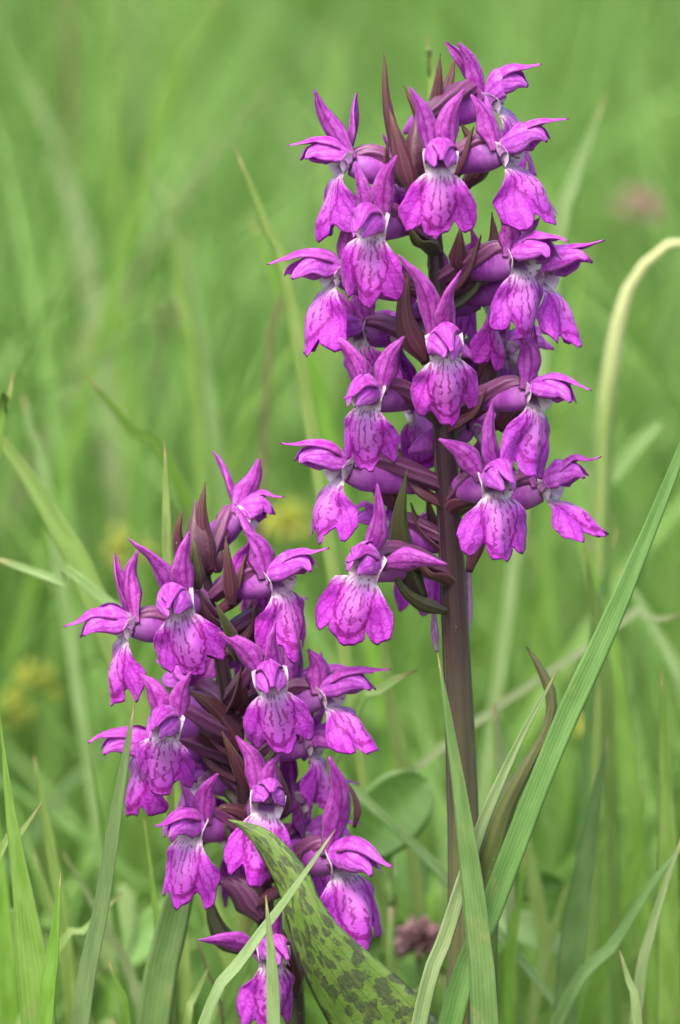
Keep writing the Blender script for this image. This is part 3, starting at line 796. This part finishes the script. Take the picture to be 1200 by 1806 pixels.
side_bracts = [
    dict(px=372, py=1010, tip=(362, 850), half=20, Y0=-0.2*cm, Y1=-0.2*cm, bow=(-10, 0)),
    dict(px=345, py=1020, tip=(322, 900), half=17, Y0=0.2*cm, Y1=0.1*cm, bow=(-16, 0)),
    dict(px=410, py=1070, tip=(398, 945), half=15, Y0=-0.5*cm, Y1=-0.6*cm, tipw=1.0),
    dict(px=350, py=1040, tip=(342, 950), half=14, Y0=-0.8*cm, Y1=-0.9*cm, mat=M_GBRACT),
    dict(px=420, py=1170, tip=(380, 1062), half=14, Y0=-1.1*cm, Y1=-1.6*cm, mat=M_GBRACT, bow=(4, 0)),
    dict(px=420, py=1330, tip=(330, 1215), half=30, Y0=-0.2*cm, Y1=-0.4*cm, bow=(6, -10), cup=0.9),
    dict(px=440, py=1400, tip=(392, 1290), half=16, Y0=-0.6*cm, Y1=-1.0*cm),
    dict(px=455, py=1470, tip=(362, 1432), half=24, Y0=-0.2*cm, Y1=-0.4*cm, bow=(0, -14)),
    dict(px=470, py=1620, tip=(366, 1560), half=40, Y0=-0.2*cm, Y1=0.2*cm, mat=M_OVARY, bow=(0, -30), cup=0.5),
    dict(px=430, py=1680, tip=(365, 1560), half=20, Y0=-0.5*cm, Y1=-0.3*cm, mat=M_GBRACT, bow=(-10, 20), cup=0.7),
    dict(px=500, py=1440, tip=(490, 1350), half=20, Y0=-0.3*cm, Y1=-0.3*cm),
    dict(px=625, py=1460, tip=(600, 1366), half=7, Y0=-0.6*cm, Y1=-0.5*cm, bow=(14, 0), cup=0.3),
    dict(px=520, py=1760, tip=(500, 1640), half=24, Y0=-0.3*cm, Y1=-0.7*cm),
]
side_buds = [dict(px=355, py=1020, tip=(345, 880), r=25, Y=-0.1*cm), dict(px=385, py=1010, tip=(380, 945), r=14, Y=0.3*cm)]
side_root, side_base = orchid('shorter leaning orchid spike with magenta flowers and a dark-spotted leaf',
    [(522, 1806), (480, 1660), (452, 1540)], [30, 28, 26, 24, 23, 22, 21, 20, 20, 18, 14, 7],
    [(432, 1400), (408, 1260), (388, 1150), (368, 1040), (355, 960)], side_fl, side_bracts, side_buds)

# leaves of the two orchids
def broad_leaf(root, base, pts, mat, side=(1, 0, 0), cup=0.3, fold=0.0, twist=0.0, nu=15, th=6, n=70, name='leaf', wave=0.0):
    """pts: (world point, half width in photograph pixels)"""
    line = resample(catmull([(*p, w * PX) for p, w in pts], 240), n)
    w = np.maximum(line[:, 3], 1.2 * PX)
    g, uv = blade_grid(line[:, :3], side, w, cup, twist, nu, fold=fold, wave=wave, seed=2)
    return obj(name, sheet(g, uv, th * PX), mat, root, base)

broad_leaf(side_root, side_base, [(Vector((side_base.x + 0.006, -0.002, 0.012)), 40), (W(760, 2300, -0.8*cm), 95), (W(770, 2000, -1.3*cm), 104), (W(680, 1830, -1.7*cm), 88), (W(606, 1730, -1.95*cm), 66), (W(560, 1660, -2.1*cm), 46), (W(532, 1600, -2.15*cm), 35), (W(510, 1545, -2.1*cm), 32), (W(466, 1484, -2.0*cm), 21), (W(430, 1458, -1.9*cm), 9), (W(402, 1446, -1.9*cm), 1)],
           M_SPOT, side=(0.8, -0.15, 0.6), cup=0.2, fold=0.10, n=110)
broad_leaf(main_root, main_base, [(Vector((main_base.x, 0.003, 0.02)), 30), (W(826, 2000, 0.5*cm), 45), (W(842, 1640, 0.4*cm), 34), (W(880, 1460, 0.2*cm), 20), (W(925, 1360, 0), 13), (W(962, 1290, 0), 8), (W(972, 1235, 0), 11), (W(955, 1185, 0), 8), (W(928, 1140, 0.1*cm), 1)],
           M_LEAFTIP, side=(0.9, -0.2, 0.5), cup=0.5, fold=0.25)
for k, (ang, ln) in enumerate(((2.3, 0.11), (4.2, 0.10), (0.4, 0.09))):
    for root, base in ((main_root, main_base), (side_root, side_base)):
        dx, dy = math.cos(ang), math.sin(ang)
        pts = [(base + Vector((0, 0, 0.01)), 50), (base + Vector((dx * ln * .3, dy * ln * .3, 0.05)), 110), (base + Vector((dx * ln * .7, dy * ln * .7, 0.085)), 90), (base + Vector((dx * ln, dy * ln, 0.08)), 2)]
        broad_leaf(root, base, pts, M_SPOT, side=(-dy, dx, 0), cup=0.25, fold=0.1, n=30, nu=9)

# ------------------------------------------------------------------ grass blades that can be told apart
def grass_blade(pts, half, Y, mat, label, roll=0.0, power=0.75, fold=0.18, drift=0.0, name='grass_blade', cat='grass blade', group=None, peak=0.35):
    """pts: photograph pixels from the lowest visible point to the tip; the blade goes on down to the soil"""
    Ys = Y if isinstance(Y, (list, tuple)) else [Y] * len(pts)
    P = [W(a, b, y) for (a, b), y in zip(pts, Ys)]
    d = (P[0] - P[1]).normalized()
    low = P[0]
    foot = Vector((low.x + d.x * low.z * 0.7 + drift, low.y + 0.01, -0.005))
    mid = low + d * (0.32 * low.z) + Vector((drift * 0.4, 0.003, -0.22 * low.z))
    ext = 0.0
    line = resample(catmull([foot, mid, *P], 200), 60)
    seg = np.r_[0, np.cumsum(np.linalg.norm(np.diff(line, axis=0), axis=1))]
    z0 = np.argmin(np.linalg.norm(line - np.array(low), axis=1))
    t = np.clip((seg - seg[z0]) / (seg[-1] - seg[z0]), 0, 1)
    w = half * PX * np.where(t > peak, np.clip((1 - t) / (1 - peak), 0, 1) ** power, 1) * np.interp(seg / seg[z0], [0, 1], [0.6, 1])
    ph = pts[0][0] * 0.37
    w = w * (1 + 0.05 * np.sin(seg / seg[-1] * 19 + ph) + 0.035 * np.sin(seg / seg[-1] * 47 + 2 * ph))
    w[-1] = 1.0 * PX
    cr, sr_ = math.cos(roll), math.sin(roll)
    img = (P[-1] - P[0]).normalized()
    side = np.array(img.cross(fwd).normalized()) * cr + np.array(fwd) * sr_
    g, uv = blade_grid(line, side, w, 0.0, 0.35 * math.sin(half + pts[0][0]), 9, fold=fold)
    o = obj(name, sheet(g, uv, 2.2 * PX), mat, None, foot)
    tag(o, label, cat, group)
    return o

BL, LI, PA = M_BLUEGRASS, M_LIMEGRASS, M_PALEGRASS
grass_blade([(790, 1830), (868, 1600), (985, 1300), (1085, 1080), (1200, 800), (1235, 690)], 21, -2.2*cm, BL, 'broad ribbed blue-green grass blade leaning across the tall orchid stem', 0.25, 0.6, peak=0.5)
grass_blade([(858, 1830), (845, 1650), (820, 1450), (795, 1290), (772, 1150)], 27, -2.9*cm, BL, 'upright tapering grass blade crossing in front of the tall orchid stem', 0.2, 0.8, peak=0.15)
grass_blade([(735, 1830), (790, 1640), (852, 1450), (920, 1300), (985, 1180)], 14, -2.5*cm, PA, 'narrow pale grass blade slanting alongside the broad ribbed blade', 0.2, 0.7)
grass_blade([(352, 1830), (430, 1690), (510, 1580), (592, 1463)], 11, -3.2*cm, PA, 'thin pale grass blade slanting over the spotted leaf', 0.2, 0.6)
grass_blade([(484, 1830), (480, 1700), (469, 1578)], 12, -3.5*cm, PA, 'short upright grass blade over the lowest flower of the leaning spike', 0.1, 0.8)
grass_blade([(140, 1830), (180, 1600), (208, 1420), (238, 1240)], 17, -2.6*cm, BL, 'slim grey-green grass blade whose tip crosses the leaning spike flowers', 0.3, 0.6)
grass_blade([(268, 1830), (305, 1630), (345, 1480), (390, 1330)], 29, 1.2*cm, BL, 'wide dark blue-green grass blade rising behind the leaning spike', 0.3, 0.7)
grass_blade([(72, 1830), (48, 1620), (22, 1450), (5, 1310), (-3, 1222)], 32, -1.0*cm, LI, 'broad bright lime grass blade narrowing to a long thin tip', 0.1, 1.5, peak=0.2)
grass_blade([(80, 1830), (92, 1700), (108, 1538)], 14, -1.8*cm, LI, 'short stiff lime grass blade in front of the broad lime blade', 0.2, 0.8)
grass_blade([(185, 1100), (110, 945), (55, 850), (-25, 740)], 24, 6*cm, LI, 'long grass blade leaning away above the yellow flower heads', 0.3, 0.5, drift=0.03)
grass_blade([(175, 1050), (120, 1032), (60, 1008), (-30, 978)], 10, 5*cm, PA, 'thin nearly level grass stem crossing the leaning grass blade', 0.1, 0.4, drift=0.03)
grass_blade([(296, 1020), (294, 900), (291, 776)], 9, 1.5*cm, LI, 'thin upright grass tip beside the buds of the leaning spike', 0.2, 0.8)
grass_blade([(525, 600), (478, 420), (413, 256)], 13, 7*cm, LI, 'slender grass tip behind the upper flowers of the tall spike', 0.2, 0.7)
grass_blade([(330, 880), (230, 755), (148, 655)], 13, 9*cm, LI, 'brown-tipped grass blade leaning over the open meadow', 0.2, 0.7)
grass_blade([(-10, 800), (8, 735), (26, 655)], 12, 5*cm, LI, 'short pointed grass tip beside the leaning long blade', 0.2, 0.8)
grass_blade([(995, 1830), (1020, 1620), (1048, 1440), (1073, 1296)], 27, 4*cm, BL, 'broad soft grass blade standing behind the ribbed leaning blade', 0.3, 0.7)
grass_blade([(1180, 1830), (1178, 1500), (1168, 1182)], 24, 4*cm, LI, 'tall upright grass blade with a pointed tip beside the soft broad blade', 0.3, 0.7)
grass_blade([(985, 1800), (1080, 1670), (1150, 1560), (1215, 1480)], 13, 2.2*cm, BL, 'narrow grass blade leaning across the soft broad blade', 0.2, 0.5)
grass_blade([(1128, 1830), (1112, 1740), (1093, 1676)], 9, 0.5*cm, PA, 'tiny pale grass tip at the foot of the tall upright blade', 0.2, 0.7)
grass_blade([(610, 1290), (650, 1235), (690, 1203), (738, 1181)], 15, 3*cm, LI, 'curved brown-tipped grass blade between the two orchid spikes', 0.5, 0.6, drift=-0.01)
grass_blade([(892, 1420), (884, 1330), (874, 1238)], 11, 5*cm, PA, 'short pale grass tip beside the bronze orchid leaf', 0.1, 0.7)
grass_blade([(764, 220), (760, 150), (753, 58)], 7, 7*cm, LI, 'faint thin grass tip above the buds of the tall spike', 0.2, 0.7)
grass_blade([(-20, 1560), (30, 1480), (76, 1414)], 8, 0.5*cm, LI, 'fine grass tip crossing the broad lime blade', 0.2, 0.7)
grass_blade([(90, 1700), (150, 1640), (216, 1574)], 8, 3*cm, LI, 'fine slanting grass tip behind the slim grey-green blade', 0.2, 0.7)
grass_blade([(285, 1760), (272, 1580), (254, 1440)], 7, 2*cm, LI, 'hair-thin grass stem under the lower flowers of the leaning spike', 0.2, 0.6)
grass_blade([(20, 1830), (5, 1600), (-8, 1400)], 20, 4*cm, LI, 'soft lime grass blade behind the broad lime blade', 0.2, 0.7)
grass_blade([(160, 1830), (110, 1660), (60, 1500)], 14, 6*cm, LI, 'soft grass blade leaning behind the short stiff blade', 0.2, 0.7)
grass_blade([(360, 620), (330, 480), (248, 262)], 15, 22*cm, PA, 'pale blurred grass blade leaning beside the brown meadow stem', 0.2, 0.6, group='blurred leaning blades')
grass_blade([(345, 700), (320, 520), (300, 325)], 13, 22*cm, LI, 'thin pale grass blade standing upright behind the brown-tipped blade', 0.2, 0.6, group='blurred leaning blades')
grass_blade([(570, 720), (500, 520), (440, 380)], 18, 20*cm, LI, 'wide pale grass blade leaning towards the upper flowers of the tall spike', 0.2, 0.6, group='blurred leaning blades')
grass_blade([(980, 460), (1010, 330), (1070, 165)], 15, 16*cm, PA, 'pale blurred grass blade leaning below the reddish clover head', 0.2, 0.6, group='blurred leaning blades')
grass_blade([(235, 900), (210, 500), (200, 120), (195, -40)], 24, 48*cm, LI, 'tall wide pale upright blade near the blurred reddish-brown stem', 0.2, 0.6, group='blurred upright blades')
grass_blade([(190, 700), (160, 500), (120, 330), (50, 130)], 26, 50*cm, PA, 'wide pale blade crossing the blurred reddish-brown stem', 0.2, 0.6, group='blurred upright blades')
grass_blade([(580, 420), (585, 250), (600, 60)], 16, 50*cm, LI, 'faint pale upright blade behind the topmost bracts of the tall spike', 0.2, 0.6, group='blurred upright blades')
grass_blade([(930, 1500), (880, 1350), (870, 1240)], 14, 8*cm, LI, 'soft grass blade behind the bronze orchid leaf', 0.2, 0.6)
grass_blade([(1100, 1300), (1040, 1000), (985, 880)], 20, 10*cm, LI, 'soft leaning grass blade below the lowest flowers of the tall spike', 0.2, 0.6)
grass_blade([(720, 1420), (690, 1250), (672, 1100)], 16, 9*cm, LI, 'soft upright grass blade between the tall stem and the leaning spike', 0.2, 0.6)
grass_blade([(900, 1830), (905, 1650), (930, 1500)], 16, 5*cm, LI, 'soft lime grass blade behind the foot of the ribbed blade', 0.2, 0.6)

more = [
    ([(120, 1700), (95, 1520), (60, 1330)], 13, 5*cm, LI, 'soft lime blade rising between the lime blade and the slim grey-green one'),
    ([(250, 1780), (190, 1640), (110, 1500)], 12, 7*cm, PA, 'pale blurred blade leaning behind the slim grey-green blade'),
    ([(330, 1760), (322, 1640), (300, 1500)], 10, 6*cm, LI, 'soft green blade beside the wide dark blade under the leaning spike'),
    ([(640, 1760), (660, 1640), (700, 1520)], 13, 9*cm, LI, 'soft blade rising behind the dusky-pink clover head'),
    ([(940, 1806), (960, 1700), (1000, 1560)], 12, 7*cm, LI, 'soft slim blade behind the narrow leaning blade'),
    ([(1060, 1700), (1110, 1560), (1140, 1380)], 15, 9*cm, LI, 'soft lime blade between the broad soft blade and the tall upright one'),
    ([(1230, 1300), (1160, 1120), (1090, 1000)], 15, 12*cm, PA, 'pale blurred blade leaning behind the tip of the ribbed blade'),
    ([(1080, 1110), (1140, 1098), (1215, 1082)], 8, 9*cm, PA, 'thin pale level stem crossing the ribbed leaning blade'),
    ([(420, 800), (460, 700), (560, 560)], 14, 24*cm, LI, 'blurred lime blade leaning towards the tall spike'),
    ([(90, 900), (60, 780), (40, 690)], 14, 14*cm, PA, 'blurred pale blade behind the leaning long blade'),
    ([(300, 160), (340, 80), (400, -20)], 16, 30*cm, LI, 'blurred lime blade slanting high in the open meadow'),
    ([(380, 760), (340, 560), (330, 400)], 15, 26*cm, LI, 'blurred lime upright blade beside the slender grass tip'),
    ([(990, 700), (1010, 560), (1040, 420)], 14, 30*cm, LI, 'blurred lime blade behind the tips of the tall spike flowers'),
    ([(1075, 1330), (1062, 1150), (1030, 960)], 13, 6*cm, LI, 'soft lime blade in front of the foot of the bent straw stem'),
    ([(1040, 1250), (1055, 1080), (1090, 930)], 11, 7*cm, BL, 'soft grey-green blade crossing the foot of the bent straw stem'),
    ([(1120, 1806), (1150, 1640), (1205, 1470)], 11, 1*cm, PA, 'thin pale blade beside the tall upright blade'),
    ([(640, 1830), (700, 1760), (760, 1740)], 7, 3*cm, PA, 'fine pale grass tip under the dusky-pink clover head'),
    ([(225, 1830), (215, 1760), (190, 1690)], 9, 0.5*cm, LI, 'small bright grass tip between the slim blade and the wide dark blade'),
    ([(330, 1830), (340, 1770), (372, 1700)], 8, 1.0*cm, LI, 'small grass tip rising at the thin dead stalk'),
]
for pts_, hw_, y_, m_, lab_ in more:
    grass_blade(pts_, hw_, y_, m_, lab_, 0.25, 0.6)

# ------------------------------------------------------------------ other plants
def stalk(name, pts, Y, half, mat, label, cat, group=None, drift=0.0):
    P = [W(a, b, Y) for a, b in pts]
    low = P[0]; d = (P[0] - P[1]).normalized()
    foot = Vector((low.x + d.x * low.z * 0.3 + drift, low.y, -0.005))
    line = resample(catmull([foot, low.lerp(foot, 0.5), *P], 150), 50)
    hw = np.interp(np.linspace(0, 1, 50), np.linspace(0, 1, len(half)), half) * PX
    o = obj(name, tube(line, hw, 10, 5, 0.05, 1.0), mat, None, foot)
    return tag(o, label, cat, group), foot, P[-1]

# arching straw-coloured stem
stalk('bent_stem', [(1062, 880), (1070, 720), (1092, 570), (1112, 505), (1150, 455), (1215, 418), (1262, 470)], 13*cm, [3, 3, 4, 4, 5, 6, 7, 8, 10, 12, 19, 17, 20, 21, 18, 11, 6], M_STRAW, 'pale straw-yellow stem bent over in an arch beside the tall spike', 'plant stem')
stalk('brown_stem', [(165, 900), (145, 600), (132, 300), (115, -40)], 62*cm, [12, 11, 9, 8], M_BROWN, 'blurred reddish-brown plant stem standing far behind the pale blades', 'plant stem')
stalk('brown_stem', [(470, 700), (490, 560), (515, 500)], 20*cm, [8, 8, 7, 4], M_BROWN, 'blurred short brown stem beside the tall spike flowers', 'plant stem')
stalk('brown_stem', [(1130, 1560), (1105, 1330), (1085, 1150), (1040, 960)], 22*cm, [14, 14, 12, 9], M_BROWN, 'blurred dark brown stem behind the ribbed leaning blade', 'plant stem')
stalk('dead_stalk', [(395, 1830), (375, 1740), (348, 1660)], 3*cm, [5, 5, 4, 2], M_BROWN, 'thin dark dead stalk under the leaning spike', 'plant stem')

def oval_leaf(root, base, a, tip, half, mat, side, cup=0.2, name='leaflet', fold=0.15):
    line = resample(catmull([a, a.lerp(tip, 0.5) + Vector((0, 0, 0.001)), tip], 40), 20)
    t = np.linspace(0, 1, 20)
    w = half * PX * np.sqrt(np.clip(1 - (2 * t - 1) ** 2, 0, 1)) ** 0.9 + 1 * PX
    g, uv = blade_grid(line, side, w, cup, 0, 11, fold=fold)
    uv = uv.copy(); uv[..., 1] *= 0.9
    return obj(name, sheet(g, uv, 3 * PX), mat, root, base)

def leafy(name, label, cat, Y, foot_px, leaves, mat, stems=True, group=None):
    p0 = W(*foot_px, Y)
    base = Vector((p0.x, p0.y, 0))
    root = empty(name, base)
    tag(root, label, cat, group)
    line = resample(catmull([base + Vector((0, 0, -0.004)), base.lerp(p0, 0.5), p0], 30), 16)
    obj('stem', tube(line, np.full(16, 6 * PX), 8, 4, 0.05), M_LIMEGRASS, root, base)
    for (ax, ay, tx, ty, hw, dY, sd) in leaves:
        a = W(ax, ay, Y + dY * 0.5); tp = W(tx, ty, Y + dY)
        ln = resample(np.array([p0, p0.lerp(a, 0.5) + Vector((0, 0, 0.001)), a]), 8)
        obj('leaf_stalk', tube(ln, np.full(8, 3.5 * PX), 6, 3, 0.0), M_LIMEGRASS, root, base)
        oval_leaf(root, base, a, tp, hw, mat, np.array((tp - a).normalized().cross(fwd)) + np.array(fwd) * sd)
    return root

leafy('clover', 'soft green clover leaf showing between the orchid stem and spike', 'clover', 6*cm, (690, 1600), [(640, 1500, 755, 1375, 66, 0.2*cm, 0.1), (690, 1520, 600, 1440, 40, 0.8*cm, 0.5)], M_CLOVER)
leafy('clover', 'blurred clover leaf beside the broad lime grass blade', 'clover', 5*cm, (10, 1830), [(20, 1760, 15, 1600, 50, 0.1*cm, 0.2), (0, 1790, -80, 1700, 50, 0.1*cm, 0.4)], M_CLOVER)
leafy('leafy_herb', 'pale soft-leaved herb around the foot of the tall orchid stem', 'herb', 9*cm, (780, 1720), [(700, 1600, 620, 1560, 36, 0.5*cm, 0.5), (740, 1590, 690, 1470, 34, 0.5*cm, -0.4), (850, 1620, 1000, 1680, 34, -0.6*cm, 0.6), (860, 1570, 990, 1560, 34, 0.8*cm, -0.6), (780, 1560, 840, 1450, 30, 0.8*cm, 0.3), (720, 1640, 640, 1680, 30, -0.5*cm, 0.5)], M_PALELEAF)
leafy('leafy_herb', 'pale blurred herb leaf beside the bent straw stem', 'herb', 16*cm, (1075, 900), [(1070, 860, 1165, 745, 15, 0.2*cm, 0.3), (1060, 870, 1000, 800, 12, 0.2*cm, 0.3)], M_PALELEAF)
leafy('leafy_herb', 'broad-leaved green herb low behind the fine slanting grass tip', 'herb', 11*cm, (200, 1800), [(180, 1720, 60, 1640, 40, 0.3*cm, 0.5), (220, 1700, 330, 1600, 40, 0.3*cm, 0.5), (200, 1720, 220, 1560, 38, 0.6*cm, 0.3)], M_PALELEAF)

def flower_head(name, label, cat, px, py, Y, r, mat, nf, seed, group=None, tall=1.1):
    """blurred head of crowded florets on a stalk"""
    rs = np.random.RandomState(seed)
    c = W(px, py, Y)
    base = Vector((c.x, c.y, 0))
    root = empty(name, base)
    tag(root, label, cat, group)
    line = resample(catmull([base + Vector((0, 0, -0.004)), base.lerp(c, 0.5) + Vector((0.002, 0, 0)), c], 30), 20)
    obj('stem', tube(line, np.full(20, 7 * PX), 8, 4, 0.05), M_LIMEGRASS, root, base)
    V, Fc, U, n0 = [], [], [], 0
    for i in range(nf):
        d = norm(rs.normal(size=3)); d[2] = abs(d[2]) * 1.0 - 0.25
        d = norm(d)
        a = np.array(c) + d * r * 0.25 * PX
        b = np.array(c) + d * r * PX * np.array([1, 1, tall]) * rs.uniform(0.85, 1.1)
        g, uv = blade_grid(resample(np.array([a, a * .5 + b * .5 + np.array([0, 0, r * .12 * PX]), b]), 5), norm(np.cross(d, rs.normal(size=3))), np.array([.06, .13, .16, .12, .03]) * r * PX, 0.5, 0, 4)
        v, f, u = sheet(g, uv, 1.5 * PX)
        V.append(v); U.append(u); Fc += [tuple(x + n0 for x in q) for q in f]; n0 += len(v)
    o = obj('florets', (np.vstack(V), Fc, np.vstack(U)), mat, root, base)
    o['kind'] = 'stuff'
    return root

flower_head('red_clover', 'fading dusky-pink clover head below the spotted leaf flowers', 'clover flower', 738, 1672, 8*cm, 58, M_REDHEAD, 130, 1)
flower_head('red_clover', 'blurred reddish clover head above the bent straw stem', 'clover flower', 1128, 372, 60*cm, 70, M_REDHEAD, 60, 2)
flower_head('red_clover', 'blurred brownish clover head in the open meadow grass', 'clover flower', 300, 570, 80*cm, 60, M_REDHEAD, 50, 3)
for k, (a, b, y, r, lab) in enumerate([(62, 1215, 34*cm, 66, 'large blurred yellow-green flower head beside the lime blade tip'), (30, 1265, 36*cm, 50, 'smaller yellow-green flower head tucked under the larger one'),
        (228, 985, 36*cm, 70, 'yellow-green flower head behind the erect sepals of the leaning spike'), (506, 935, 36*cm, 66, 'bright yellow flower head between the two orchid spikes'), (1040, 1290, 28*cm, 40, 'faint yellow-green flower head beside the blurred dark brown stem')]):
    flower_head('yellow_flower', lab, 'yellow flower', a, b, y, r, M_YELLOW, 46, 10 + k, tall=1.3)
